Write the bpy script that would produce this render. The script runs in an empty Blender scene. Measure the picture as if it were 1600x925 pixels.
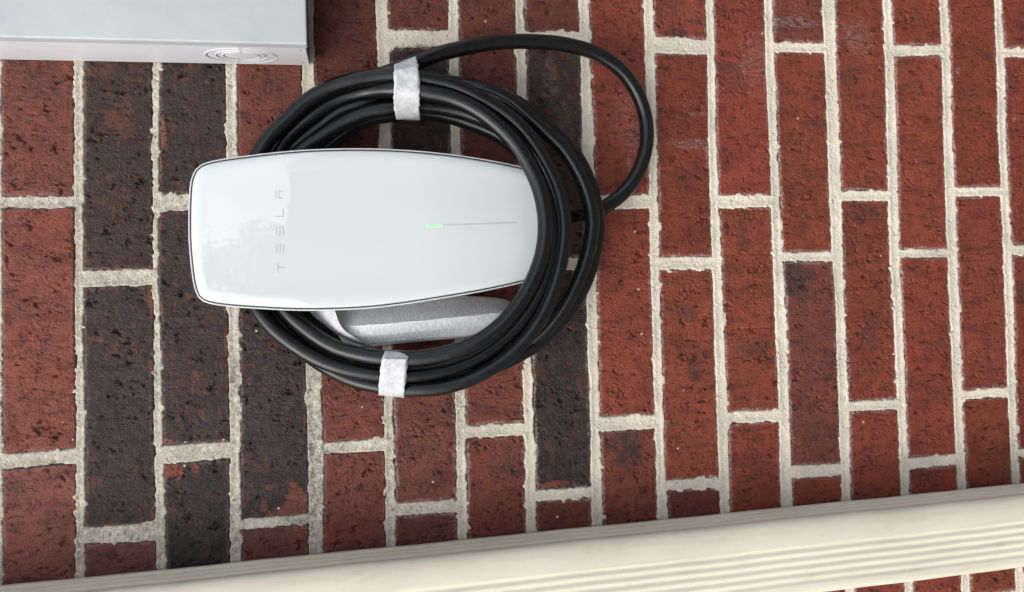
import bpy, bmesh, math, random
import numpy as np
from mathutils import Vector, Matrix
from mathutils.bvhtree import BVHTree

random.seed(7); rng = np.random.default_rng(7)
scn = bpy.context.scene
COL = scn.collection

# ------------------------------------------------------------------ camera
# The wall stands in the plane y = 0 (x right, z up); the phone was held on its side,
# so the picture's left is up in the world.
D = 0.8167                       # metres from the lens to the wall
FPX = 1180.0                     # focal length in pixels of the 1600 px photograph
PITCH, YAW, ROLL = -0.1917285, -0.01537827, 0.0259654
def _rot(ax, a):
    return Matrix.Rotation(a, 3, Vector(ax))
_B = _rot((0, 0, 1), YAW) @ _rot((1, 0, 0), PITCH)
R_, U_, F_ = _B @ Vector((0, 0, -1)), _B @ Vector((1, 0, 0)), _B @ Vector((0, 1, 0))
_C = _rot(F_, ROLL); R_, U_ = _C @ R_, _C @ U_
CAM = Vector((0, -D, 0))
cd = bpy.data.cameras.new("camera"); cam = bpy.data.objects.new("camera", cd); COL.objects.link(cam)
m = Matrix((R_, U_, -F_)).transposed().to_4x4(); m.translation = CAM
cam.matrix_world = m
cd.sensor_width = 36.0; cd.lens = 36.0 * FPX / 1600.0
cd.clip_start = 0.01; cd.clip_end = 500
scn.camera = cam
GROUND = -1.32                   # the ground lies this far below the lens

# ------------------------------------------------------------------ daylight
SUN = Vector((-0.52, -0.50, 0.70)).normalized()      # towards the veiled sun
el = math.asin(SUN.z); az = math.atan2(SUN.x, SUN.y)
w = bpy.data.worlds.new("World"); scn.world = w; w.use_nodes = True
nt = w.node_tree; nt.nodes.clear()
sky = nt.nodes.new("ShaderNodeTexSky"); sky.sky_type = 'NISHITA'; sky.sun_disc = False
sky.sun_elevation = el; sky.sun_rotation = az
sky.air_density = 1.0; sky.dust_density = 2.2; sky.ozone_density = 1.0
hs = nt.nodes.new("ShaderNodeHueSaturation"); hs.inputs['Saturation'].default_value = 0.36   # thin even cloud
bg = nt.nodes.new("ShaderNodeBackground"); bg.inputs['Strength'].default_value = 0.15
wo = nt.nodes.new("ShaderNodeOutputWorld")
nt.links.new(sky.outputs[0], hs.inputs['Color']); nt.links.new(hs.outputs[0], bg.inputs[0]); nt.links.new(bg.outputs[0], wo.inputs[0])
sl = bpy.data.lights.new("sun", 'SUN'); sl.energy = 0.6; sl.angle = math.radians(45); sl.color = (1.0, 0.95, 0.88)
so = bpy.data.objects.new("sun", sl); COL.objects.link(so)
so.rotation_euler = SUN.to_track_quat('Z', 'Y').to_euler()
scn.view_settings.view_transform = 'Standard'; scn.view_settings.look = 'None'
scn.view_settings.gamma = 1.0; scn.view_settings.use_curve_mapping = False
scn.view_settings.exposure = 1.0

# ------------------------------------------------------------------ helpers
def ray(px, py):
    return F_ + R_ * ((px - 800.0) / FPX) + U_ * ((462.5 - py) / FPX)
def at(px, py, h=0.0):
    """World point seen at photograph pixel (px, py), h metres in front of the wall."""
    d = ray(px, py)
    return CAM + d * ((D - h) / d.y)
def xz(px, py):
    p = at(px, py); return p.x, p.z

def mesh_np(name, V, faces, smooth=True):
    me = bpy.data.meshes.new(name)
    V = np.asarray(V, dtype=np.float32)
    me.vertices.add(len(V)); me.vertices.foreach_set("co", V.ravel())
    F = np.asarray(faces, dtype=np.int32); n, k = F.shape
    me.loops.add(n * k); me.loops.foreach_set("vertex_index", F.ravel())
    me.polygons.add(n)
    me.polygons.foreach_set("loop_start", np.arange(0, n * k, k, dtype=np.int32))
    me.polygons.foreach_set("loop_total", np.full(n, k, dtype=np.int32))
    me.polygons.foreach_set("use_smooth", np.full(n, smooth, dtype=bool))
    me.update(calc_edges=True); me.validate()
    return me
def link(name, me, mat, parent=None, **props):
    o = bpy.data.objects.new(name, me); COL.objects.link(o)
    if mat is not None and len(me.materials) == 0: me.materials.append(mat)
    if parent is not None: o.parent = parent
    for k, v in props.items(): o[k] = v
    return o
def empty(name, loc, label, cat, group=None):
    o = bpy.data.objects.new(name, None); COL.objects.link(o); o.location = loc
    o['label'] = label; o['category'] = cat
    if group: o['group'] = group
    return o
def attach(o, parent):
    """Parent without moving: parents only carry a translation."""
    o.parent = parent; o.location = Vector(o.location) - Vector(parent.location)
def grid_faces(nu, nv, wrap_u=False, wrap_v=False):
    a = np.arange(nu * nv).reshape(nu, nv)
    if wrap_u: a = np.vstack([a, a[:1]])
    if wrap_v: a = np.hstack([a, a[:, :1]])
    return np.stack([a[:-1, :-1], a[1:, :-1], a[1:, 1:], a[:-1, 1:]], -1).reshape(-1, 4)
def _h(ix, iy, seed):
    n = (ix.astype(np.int64) * 374761393 + iy.astype(np.int64) * 668265263 + seed * 974634777) & 0xffffffff
    n = ((n ^ (n >> 13)) * 1274126177) & 0xffffffff
    n = (n ^ (n >> 16)) & 0xffffffff
    return n.astype(np.float64) / 4294967295.0
def vn(x, y, seed=0):
    """Value noise, 0..1."""
    x0 = np.floor(x); y0 = np.floor(y); fx = x - x0; fy = y - y0
    fx = fx * fx * (3 - 2 * fx); fy = fy * fy * (3 - 2 * fy)
    a = _h(x0, y0, seed); b = _h(x0 + 1, y0, seed); c = _h(x0, y0 + 1, seed); d = _h(x0 + 1, y0 + 1, seed)
    return (a * (1 - fx) + b * fx) * (1 - fy) + (c * (1 - fx) + d * fx) * fy
def fbm(x, y, seed=0, octv=3):
    s = 0; amp = .5; tot = 0
    for k in range(octv):
        s = s + amp * vn(x * 2 ** k, y * 2 ** k, seed + 17 * k); tot += amp; amp *= .5
    return s / tot
def sstep(a, b, x):
    t = np.clip((x - a) / (b - a), 0, 1); return t * t * (3 - 2 * t)
def catmull(P, n):
    P = np.asarray(P, float); out = []
    Q = np.vstack([2 * P[0] - P[1], P, 2 * P[-1] - P[-2]])
    for i in range(1, len(Q) - 2):
        p0, p1, p2, p3 = Q[i - 1], Q[i], Q[i + 1], Q[i + 2]
        # centripetal parameterisation keeps the coil free of wiggles
        t0 = 0; t1 = t0 + np.linalg.norm(p1 - p0) ** .5; t2 = t1 + np.linalg.norm(p2 - p1) ** .5; t3 = t2 + np.linalg.norm(p3 - p2) ** .5
        for t in np.linspace(t1, t2, n, endpoint=False):
            A1 = (t1 - t) / (t1 - t0) * p0 + (t - t0) / (t1 - t0) * p1
            A2 = (t2 - t) / (t2 - t1) * p1 + (t - t1) / (t2 - t1) * p2
            A3 = (t3 - t) / (t3 - t2) * p2 + (t - t2) / (t3 - t2) * p3
            B1 = (t2 - t) / (t2 - t0) * A1 + (t - t0) / (t2 - t0) * A2
            B2 = (t3 - t) / (t3 - t1) * A2 + (t - t1) / (t3 - t1) * A3
            out.append((t2 - t) / (t2 - t1) * B1 + (t - t1) / (t2 - t1) * B2)
    out.append(P[-1]); return np.array(out)
def tube_mesh(name, pts, r, k=14, bump=0.0):
    pts = np.asarray(pts); n = len(pts)
    T = np.gradient(pts, axis=0); T /= np.linalg.norm(T, axis=1)[:, None]
    N = np.cross(T[0], [0, 1, 0]); N /= np.linalg.norm(N); Vv = []
    L = np.r_[0, np.cumsum(np.linalg.norm(np.diff(pts, axis=0), axis=1))]
    for i in range(n):
        N = N - T[i] * (N @ T[i]); N /= np.linalg.norm(N); Bn = np.cross(T[i], N)
        a = np.arange(k) * 2 * math.pi / k
        rr = r * (1 + bump * np.sin(3 * a + L[i] * 26))
        Vv.append(pts[i] + (np.cos(a) * rr)[:, None] * N + (np.sin(a) * rr)[:, None] * Bn)
    V = np.concatenate(Vv); F = grid_faces(n, k, wrap_v=True)
    V = np.vstack([V, pts[:1], pts[-1:]]); c0, c1 = len(V) - 2, len(V) - 1
    caps = [[c0, (j + 1) % k, j, c0] for j in range(k)] + [[c1, (n - 1) * k + j, (n - 1) * k + (j + 1) % k, c1] for j in range(k)]
    me = bpy.data.meshes.new(name)
    me.from_pydata(V.tolist(), [], F.tolist() + [c[:3] for c in caps]); me.update()
    for p in me.polygons: p.use_smooth = True
    return me

# ------------------------------------------------------------------ materials
def new_mat(name, base=(.5, .5, .5), rough=.5, **kw):
    m = bpy.data.materials.new(name); m.use_nodes = True
    b = m.node_tree.nodes['Principled BSDF']
    b.inputs['Base Color'].default_value = (*base, 1); b.inputs['Roughness'].default_value = rough
    for k, v in kw.items(): b.inputs[k].default_value = v
    return m, m.node_tree, b
class NB:
    """Tiny node builder."""
    def __init__(s, nt): s.nt = nt
    def n(s, t, **kw):
        x = s.nt.nodes.new(t)
        for k, v in kw.items(): setattr(x, k, v)
        return x
    def l(s, a, b): s.nt.links.new(a, b)
    def pos(s, scale=(1, 1, 1)):
        g = s.n('ShaderNodeNewGeometry'); mp = s.n('ShaderNodeMapping'); mp.inputs['Scale'].default_value = scale
        s.l(g.outputs['Position'], mp.inputs['Vector']); return mp.outputs[0]
    def noise(s, vec, scale, detail=3, rough=.55, dist=0):
        t = s.n('ShaderNodeTexNoise'); t.inputs['Scale'].default_value = scale; t.inputs['Detail'].default_value = detail
        t.inputs['Roughness'].default_value = rough; t.inputs['Distortion'].default_value = dist
        s.l(vec, t.inputs['Vector']); return t.outputs['Fac']
    def ramp(s, f, stops):
        r = s.n('ShaderNodeValToRGB'); e = r.color_ramp.elements
        while len(e) < len(stops): e.new(.5)
        for q, (p, c) in zip(e, stops):
            q.position = p; q.color = (c, c, c, 1) if not hasattr(c, '__len__') else (*c, 1)
        s.l(f, r.inputs[0]); return r.outputs[0]
    def math(s, op, a, b=None, clamp=False):
        x = s.n('ShaderNodeMath', operation=op, use_clamp=clamp)
        for i, v in enumerate((a, b)):
            if v is None: continue
            if isinstance(v, (int, float)): x.inputs[i].default_value = v
            else: s.l(v, x.inputs[i])
        return x.outputs[0]
    def mix(s, f, a, b, mode='MIX'):
        x = s.n('ShaderNodeMix', data_type='RGBA', blend_type=mode)
        for i, v in ((0, f), (6, a), (7, b)):
            if isinstance(v, (int, float)): x.inputs[i].default_value = v
            elif isinstance(v, tuple): x.inputs[i].default_value = (*v, 1)
            else: s.l(v, x.inputs[i])
        return x.outputs[2]
    def bump(s, b, hgt, strength, dist):
        u = s.n('ShaderNodeBump'); u.inputs['Strength'].default_value = strength; u.inputs['Distance'].default_value = dist
        s.l(hgt, u.inputs['Height']); s.l(u.outputs[0], b.inputs['Normal']); return u

def mat_brick():
    m, nt, b = new_mat("fired_clay", rough=.62); b.inputs["Specular IOR Level"].default_value = .30; q = NB(nt); p = q.pos()
    oi = q.n('ShaderNodeObjectInfo'); colr = oi.outputs['Color']; dark = oi.outputs['Alpha']     # alpha: how flashed (burnt) the face is
    big = q.noise(p, 22, 4, .6); mid = q.noise(p, 75, 4, .65); fine = q.noise(p, 420, 3, .7)
    pl = q.pos((2.6, 1, 1.0)); drag = q.noise(pl, 90, 4, .7, .6); band = q.noise(q.pos((2.2, 1, .8)), 26, 4, .65)
    # ochre / plum drift of the clay
    c = q.mix(q.ramp(big, [(.35, 0), (.7, 1)]), q.mix(.5, colr, (.68, .74, .82), 'MULTIPLY'), q.mix(.5, colr, (1.22, 1.16, 1.04), 'MULTIPLY'))
    c = q.mix(q.ramp(mid, [(.34, .8), (.50, 0)]), c, q.mix(1.0, c, (.55, .55, .6), 'MULTIPLY'))
    # burnt faces show raw red clay in patches
    red = q.mix(mid, (.10, .030, .020), (.20, .055, .032))
    f = q.math('MULTIPLY', dark, q.ramp(q.math('ADD', q.math('MULTIPLY', big, .55), q.math('MULTIPLY', drag, .45)), [(.54, 0), (.68, .5)]))
    c = q.mix(f, c, red)
    c = q.mix(q.ramp(band, [(.36, .55), (.48, 0)]), c, q.mix(1.0, c, (.50, .50, .56), 'MULTIPLY'))
    c = q.mix(q.ramp(band, [(.56, 0), (.70, .35)]), c, q.mix(1.0, c, (1.25, 1.3, 1.3), 'MULTIPLY'))
    # patches of one brick only: raw clay showing, flashed smut, lime scum
    def attr(nm): return q.n('ShaderNodeAttribute', attribute_name=nm).outputs['Fac']
    c = q.mix(q.math('MULTIPLY', attr('smut'), q.ramp(mid, [(.3, 1), (.65, .5)])), c, (.030, .026, .027))
    c = q.mix(attr('raw'), c, q.mix(mid, (.20, .050, .028), (.30, .085, .05)))
    c = q.mix(q.math('MULTIPLY', attr('scum'), q.ramp(q.noise(q.pos((2.5, 1, .7)), 150, 4, .7), [(.42, 0), (.66, 1)])), c, (.42, .33, .32))
    # manganese specks, their black also painting the pits' shade, and pale lime specks
    c = q.mix(q.ramp(drag, [(.36, .9), (.42, 0)]), c, (.020, .016, .016))
    c = q.mix(q.ramp(fine, [(.34, .75), (.46, 0)]), c, q.mix(1.0, c, (.42, .40, .42), 'MULTIPLY'))
    c = q.mix(q.ramp(fine, [(.60, 0), (.72, .30)]), c, (.36, .20, .15))
    vo = q.n('ShaderNodeTexVoronoi'); vo.inputs['Scale'].default_value = 60; q.l(p, vo.inputs['Vector'])
    rc = q.n('ShaderNodeSeparateColor'); q.l(vo.outputs['Color'], rc.inputs[0])
    sp = q.math('MULTIPLY', q.ramp(vo.outputs['Distance'], [(.05, 1), (.09, 0)]), q.ramp(rc.outputs[0], [(.90, 0), (.92, 1)]))
    c = q.mix(sp, c, (.62, .55, .48))
    # lime smeared along the arrises by the mason, baked as wear in the mesh attribute
    at_ = q.n('ShaderNodeAttribute', attribute_name='lime')
    lm = q.math('MULTIPLY', at_.outputs['Fac'], q.ramp(q.noise(p, 260, 4, .7), [(.42, 0), (.62, 1)]))
    c = q.mix(lm, c, (.46, .36, .33))
    q.l(c, b.inputs['Base Color'])
    q.l(q.ramp(mid, [(.3, .70), (.7, .44)]), b.inputs['Roughness'])
    hgt = q.math('ADD', q.math('MULTIPLY', fine, .55), q.math('ADD', q.math('MULTIPLY', q.noise(p, 900, 2), .35), q.math('MULTIPLY', drag, .6)))
    q.bump(b, hgt, 1.0, .0022)
    return m
def mat_mortar():
    m, nt, b = new_mat("sandy_mortar", rough=.95); q = NB(nt); p = q.pos()
    fine = q.noise(p, 900, 2, .6); mid = q.noise(p, 160, 4, .6); grit = q.noise(p, 520, 3, .7)
    c = q.mix(mid, (.72, .63, .505), (.90, .81, .675))
    c = q.mix(q.ramp(grit, [(.32, .6), (.44, 0)]), c, (.27, .25, .215))
    c = q.mix(q.ramp(fine, [(.62, 0), (.75, .5)]), c, (.78, .75, .68))
    c = q.mix(q.ramp(q.noise(p, 18, 4, .6), [(.38, .35), (.58, 0)]), c, (.40, .37, .315))
    gr = q.n('ShaderNodeAttribute', attribute_name='grime')
    g = q.math('MULTIPLY', gr.outputs['Fac'], q.ramp(q.math('ADD', q.math('MULTIPLY', mid, .5), q.math('MULTIPLY', grit, .5)), [(.40, 1), (.60, .15)]))
    c = q.mix(g, c, (.15, .145, .135))
    q.l(c, b.inputs['Base Color'])
    q.bump(b, q.math('ADD', grit, q.math('MULTIPLY', fine, .7)), .9, .0016)
    return m
def mat_simple_noise(name, c1, c2, scale, rough, bump=0, bdist=.0005, **kw):
    m, nt, b = new_mat(name, rough=rough, **kw); q = NB(nt); p = q.pos()
    n = q.noise(p, scale, 5, .6); q.l(q.mix(q.ramp(n, [(.3, 0), (.7, 1)]), c1, c2), b.inputs['Base Color'])
    if bump: q.bump(b, q.noise(p, scale * 6, 3), bump, bdist)
    return m
def mat_pvc(name, c1, c2):
    m, nt, b = new_mat(name, rough=.42); q = NB(nt); p = q.pos()
    c = q.mix(q.ramp(q.noise(p, 14, 5, .6), [(.35, 0), (.7, 1)]), c1, c2)
    c = q.mix(q.ramp(q.noise(p, 210, 3, .7), [(.22, .55), (.34, 0)]), c, (.36, .38, .37))
    c = q.mix(q.ramp(q.noise(q.pos((1, 1, .16)), 60, 4, .6), [(.60, 0), (.78, .35)]), c, (.48, .50, .50))
    # underside shade put into the colour, with an algae tint
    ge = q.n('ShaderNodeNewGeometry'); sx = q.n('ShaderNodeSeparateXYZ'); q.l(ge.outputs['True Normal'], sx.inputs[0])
    under_shade = q.ramp(q.math('MULTIPLY', sx.outputs[2], -1.0), [(.80, 0), (.97, .92)])
    c = q.mix(under_shade, c, q.mix(q.noise(p, 90, 4, .6), (.035, .034, .022), (.09, .085, .06)))
    q.l(c, b.inputs['Base Color']); q.bump(b, q.noise(p, 500, 2), .12, .0004)
    return m
def mat_foam():
    m, nt, b = new_mat("foam_sheet", rough=1.0); b.inputs["Specular IOR Level"].default_value = .1; q = NB(nt)
    p = q.pos((1, 1, 3.2)); f = q.noise(p, 210, 5, .8)
    q.l(q.mix(q.ramp(f, [(.38, 0), (.60, 1)]), (.60, .605, .615), (.93, .93, .94)), b.inputs['Base Color'])
    q.bump(b, f, .4, .0008); return m
def mat_tape():
    m, nt, b = new_mat("paper_tape", rough=.55); q = NB(nt); p = q.pos()
    q.l(q.mix(q.ramp(q.noise(p, 120, 4, .7), [(.3, 0), (.65, 1)]), (.43, .435, .45), (.67, .675, .685)), b.inputs['Base Color'])
    q.bump(b, q.noise(p, 300, 4, .7), .35, .0012); return m
def mat_rubber():
    m, nt, b = new_mat("black_rubber", rough=.42); b.inputs["Specular IOR Level"].default_value = .42; q = NB(nt); p = q.pos()
    n = q.noise(p, 130, 4, .65)
    c = q.mix(n, (.0025, .0027, .0032), (.006, .0062, .007))
    c = q.mix(q.ramp(q.noise(p, 520, 2, .5), [(.76, 0), (.80, .6)]), c, (.14, .14, .14))
    q.l(c, b.inputs['Base Color']); q.l(q.ramp(n, [(.3, .25), (.7, .35)]), b.inputs['Roughness'])
    q.bump(b, q.noise(p, 700, 2), .06, .0004); return m
def mat_downspout():
    m, nt, b = new_mat("cream_painted_aluminium", rough=.5); b.inputs["Specular IOR Level"].default_value = .3; q = NB(nt); p = q.pos((1, 1, .35))
    c = q.mix(q.ramp(q.noise(p, 24, 5, .6), [(.35, 0), (.7, 1)]), (.67, .62, .50), (.75, .70, .575))
    c = q.mix(q.ramp(q.noise(q.pos(), 260, 3, .7), [(.24, .35), (.36, 0)]), c, (.34, .31, .26))
    # rain-washed grime in long faint streaks, and scuffs
    c = q.mix(q.ramp(q.noise(q.pos((1, 1, .06)), 120, 4, .65), [(.50, 0), (.72, .30)]), c, (.42, .38, .32))
    c = q.mix(q.ramp(q.noise(q.pos((1, 1, .4)), 38, 5, .7), [(.58, 0), (.70, .28)]), c, (.40, .355, .30))
    c = q.mix(q.ramp(q.noise(q.pos((1, 1, .5)), 330, 3, .7), [(.70, 0), (.76, .6)]), c, (.80, .78, .72))
    q.l(c, b.inputs['Base Color']); q.bump(b, q.noise(q.pos((1, 1, .3)), 60, 3), .10, .001); return m
BRICK = mat_brick(); MORTAR = mat_mortar(); PVC = mat_pvc('lit_side_pvc', (.64, .65, .68), (.70, .71, .735)); PVC_DIM = mat_pvc('dimmed_front_pvc', (.445, .475, .48), (.52, .545, .545)); FOAM = mat_foam(); TAPE = mat_tape(); RUBBER = mat_rubber(); CREAM = mat_downspout()  # lid greyer than box body: difference in light put into the two colours
GLASS, _n, _b = new_mat("white_glass", (.655, .695, .69), .008); _b.inputs['Coat Weight'].default_value = .8; _b.inputs['Coat Roughness'].default_value = .006
SILVER = mat_simple_noise("light_grey_plastic", (.62, .63, .63), (.70, .71, .71), 30, .35)
GAP = mat_simple_noise("black_seal", (.012, .012, .013), (.02, .02, .021), 60, .5)
LETTER = mat_simple_noise("grey_print", (.50, .525, .535), (.54, .565, .57), 60, .25)
LEDOFF = mat_simple_noise("unlit_light_pipe", (.52, .54, .535), (.56, .58, .575), 60, .3)
CREASE_HI = mat_simple_noise('crease_white', (.78, .78, .79), (.86, .86, .86), 200, .9)
LED, _n, _b = new_mat("green_led", (.2, .8, .3), .3); _b.inputs['Emission Color'].default_value = (.16, 1.0, .22, 1); _b.inputs['Emission Strength'].default_value = .6
RECESS_SHADE = mat_simple_noise("recess_shade", (.05, .05, .052), (.08, .08, .08), 80, .7)  # dark colour standing for the shade in grooves and dimples
CONC = mat_simple_noise("worn_concrete", (.13, .127, .12), (.20, .195, .185), 6, .9, .4, .002)
BOARD = mat_simple_noise("weathered_cedar", (.11, .10, .088), (.19, .175, .15), 9, .85, .3, .002)
LEAF = mat_simple_noise("leaves", (.035, .060, .022), (.075, .11, .040), 5, .6)
BARK = mat_simple_noise("bark", (.06, .05, .04), (.12, .10, .08), 20, .9, .5, .004)

# ------------------------------------------------------------------ brick wall
# Joints measured on the wall. M: the bed joints (photo x of both edges at a photo y), H: the head joints.
M={0:[(0,-13,2.5),(450,-12,3),(470,-12,4),(900,-12,4)],1:[(100,115,131),(300,115.5,131.5),(400,116,130),(470,116,131),(562,117,132),(700,119,133.5),(862,117,132)],2:[(100,237,249.5),(300,238,248),(450,238.5,247),(470,240,250),(562,240,252),(650,239,254),(760,243,257),(880,243.5,260)],3:[(100,352.5,370),(230,353.5,371.5),(500,355,374),(600,357,376),(700,359,376),(850,359,377)],4:[(130,471.5,492),(580,477.5,500),(700,481,506),(850,482.5,505)],5:[(10,587,606),(100,590.5,610),(220,593.5,612),(640,600,615),(700,601,617),(780,602.5,619),(840,602.5,619)],6:[(10,701.5,717),(100,702.5,717.5),(220,705,720),(620,711,727.5),(700,712.5,729),(800,715,731)],7:[(10,806,820),(100,808,822.5),(580,817,833),(660,819,836),(750,821,838),(820,822.5,838.5)],8:[(10,905,921),(100,908,923.5),(220,910,929),(480,917.5,934),(560,919,936),(650,923,938),(760,924,941.5)],9:[(10,1006.5,1021),(100,1009,1024),(220,1014,1027),(400,1016,1031),(480,1019,1033),(560,1021,1035),(640,1023,1037),(740,1026.5,1040),(800,1027.5,1044)],10:[(10,1103,1116),(100,1106,1118),(220,1107,1120),(400,1113,1128),(480,1116,1131),(560,1118,1134),(640,1120,1138),(740,1124,1140)],11:[(10,1195.5,1207.5),(100,1197,1211),(220,1202,1216),(400,1209,1223.5),(480,1211,1229),(560,1215,1231.5),(640,1218,1234),(740,1219,1237.5)],12:[(10,1286,1306),(100,1290,1308),(220,1293.5,1313),(300,1296,1315),(400,1300,1318),(480,1306,1320),(560,1308,1324),(640,1311,1328),(740,1315,1329)],13:[(10,1381,1394),(100,1384,1398.5),(220,1386.5,1402.5),(400,1391.5,1406),(480,1397,1411),(560,1400,1414),(640,1403,1416),(740,1407.5,1421)],14:[(10,1469,1482),(100,1472.5,1487),(220,1475,1489),(300,1477.5,1493.5),(400,1481.5,1496.5),(480,1484,1500),(560,1487.5,1503),(640,1491,1505),(740,1496.5,1510)],15:[(10,1555,1566),(100,1558,1571),(220,1561,1573),(400,1569,1582),(480,1571.5,1585),(560,1574,1587),(640,1576,1589),(740,1581,1594)]}
H={0:[(0,306,326,306,325),(2,709,734,701,724)],1:[(1,422,449,420,445),(3,825,851,817,846)],2:[(0,304,330,304,327),(2,696,726,690,716)],3:[(3,812,829,804,818)],4:[(2,692,709.5,684.5,704.5)],5:[(-1,46,73.5,47.5,71.5),(3,787,806,779.5,801)],6:[(2,666,686,659,680)],7:[(-1,49,68,50,68),(1,403,423,401,422),(3,767,784.5,760.5,778)],8:[(0,304,327,304,325),(2,651,674.5,648,669.5)],9:[(-1,59,82,62,85),(1,401,422,400,420),(3,751,767,746,762)],10:[(0,305,325,304,323),(2,643,662,640.5,658)],11:[(-1,66.5,81,66.5,81.5),(1,394,408,393,408),(3,728,748,724.5,743)],12:[(0,297.5,313.5,297.5,313.5),(2,628,643,623,639.5)],13:[(-1,70,88,70,86),(1,389,402.5,389,402.5),(3,716,733,709.5,726)],14:[(0,292.5,307,291.5,306),(2,611,624.5,604.5,620.5)],15:[(-1,75,87.5,74,88),(1,383,398,382,397),(3,702,715,700,714)]}

class Line:
    """A bed joint: upper and lower edge heights along the wall, from its measured points."""
    def __init__(s, X, zu, zd):
        o = np.argsort(X); X = np.array(X)[o]; zu = np.array(zu)[o]; zd = np.array(zd)[o]
        ku = np.polyfit(X, zu, 1); kd = np.polyfit(X, zd, 1); k = np.polyfit(X, (zu + zd) / 2, 1)[0]
        s.X = np.r_[-1, X, 1]
        s.zu = np.r_[zu[0] + k * (-1 - X[0]), zu, zu[-1] + k * (1 - X[-1])]
        s.zd = np.r_[zd[0] + k * (-1 - X[0]), zd, zd[-1] + k * (1 - X[-1])]
    def up(s, x): return np.interp(x, s.X, s.zu)
    def dn(s, x): return np.interp(x, s.X, s.zd)
    def moved(s, dz):
        c = Line.__new__(Line); c.X = s.X; c.zu = s.zu + dz; c.zd = s.zd + dz; return c
LN = {}
for i, rows in M.items():
    X = []; zu = []; zd = []
    for (y, xl, xr) in rows:
        a = xz(xl, y); b = xz(xr, y); X.append((a[0] + b[0]) / 2); zu.append(a[1]); zd.append(b[1])
    LN[i] = Line(X, zu, zd)
PITCHZ = 0.0766; LEN = 0.254; JT = 0.0125
LO, HI = -6, 21
for i in range(-1, LO - 1, -1): LN[i] = LN[0].moved(-i * PITCHZ)
for i in range(16, HI + 2): LN[i] = LN[15].moved(-(i - 15) * PITCHZ)
SLOT0 = {s: v * D for s, v in {-3: .678, -2: .457, -1: .3672, 0: .1464, 1: .0594, 2: -.1647, 3: -.2554, 4: -.476, 5: -.566, -5: .989, -4: .768, 6: -.787, 7: -.877}.items()}
JN = {}                                   # (course, slot) -> X of joint: (right edge at top, left edge at top, right at bottom, left at bottom)
for c in range(LO, HI + 1):
    known = {s: (a, b, cc, d) for (s, a, b, cc, d) in H.get(c, [])}
    off = []
    for s, (a, b, cc, d) in known.items():
        yl = (a + b) / 2; yr = (cc + d) / 2
        xl = np.interp(yl, [r[0] for r in M[c]], [r[2] for r in M[c]])
        xr = np.interp(yr, [r[0] for r in M[c + 1]], [r[1] for r in M[c + 1]]) if c + 1 in M else xl + 76
        JN[c, s] = (at(xl, a).x, at(xl, b).x, at(xr, cc).x, at(xr, d).x)
        off.append(sum(JN[c, s]) / 4 - SLOT0[s])
    off = np.mean(off) if off else rng.normal(0, .003)
    for s in SLOT0:
        if s % 2 == c % 2 and (c, s) not in JN:
            x = SLOT0[s] + off + rng.normal(0, .0015); j = JT / 2 + rng.normal(0, .0006)
            JN[c, s] = (x + j, x - j, x + j, x - j)
# clay colours, one with shade mixed in: (r, g, b, burnt); the default is red
RED = (.236, .050, .029, 0); DK = (.052, .036, .033, 1)
TONE = {(0, -2): (0.195, 0.053, 0.036, 0.15), (0, 0): (0.225, 0.056, 0.036, 0.05), (0, 2): (0.225, 0.069, 0.050, 0),
        (1, -1): (0.048, 0.027, 0.022, 1), (1, 1): (0.046, 0.028, 0.027, 1), (1, 3): (0.171, 0.056, 0.043, 0),
        (2, -2): (0.043, 0.027, 0.024, 1), (2, 0): (0.048, 0.028, 0.025, 1), (2, 2): (0.036, 0.027, 0.025, 0.9),
        (3, -1): (0.177, 0.047, 0.033, 0.1), (3, 1): (0.045, 0.029, 0.027, 1), (3, 3): (0.147, 0.047, 0.036, 0),
        (4, -2): (0.136, 0.036, 0.025, 0), (4, 0): (0.184, 0.049, 0.034, 0), (4, 2): (0.177, 0.047, 0.033, 0),  # first tone is darker: the box's shade is put into the clay
        (5, -3): (0.153, 0.042, 0.028, 0), (5, -1): (0.037, 0.022, 0.019, 0.8), (5, 1): (0.177, 0.051, 0.036, 0), (5, 3): (0.142, 0.043, 0.033, 0),
        (6, -2): (0.160, 0.042, 0.026, 0.1), (6, 0): (0.195, 0.052, 0.036, 0), (6, 2): (0.184, 0.047, 0.033, 0),
        (7, -3): (0.171, 0.046, 0.030, 0), (7, -1): (0.055, 0.030, 0.025, 0.75), (7, 1): (0.039, 0.027, 0.024, 0.9), (7, 3): (0.160, 0.042, 0.026, 0),
        (8, 2): (0.195, 0.049, 0.031, 0.22), (9, 3): (0.153, 0.039, 0.027, 0), (11, 1): (0.171, 0.047, 0.033, 0.2), (11, -3): (0.195, 0.052, 0.036, 0)}
wall = empty("brick_wall", (0, 0, GROUND), "red and charcoal brick wall in running bond with ragged pale mortar", "wall")
def link_in(name, me, mat, parent, **p):
    o = link(name, me, mat, parent, **p); o.location = -Vector(parent.location); return o

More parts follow.
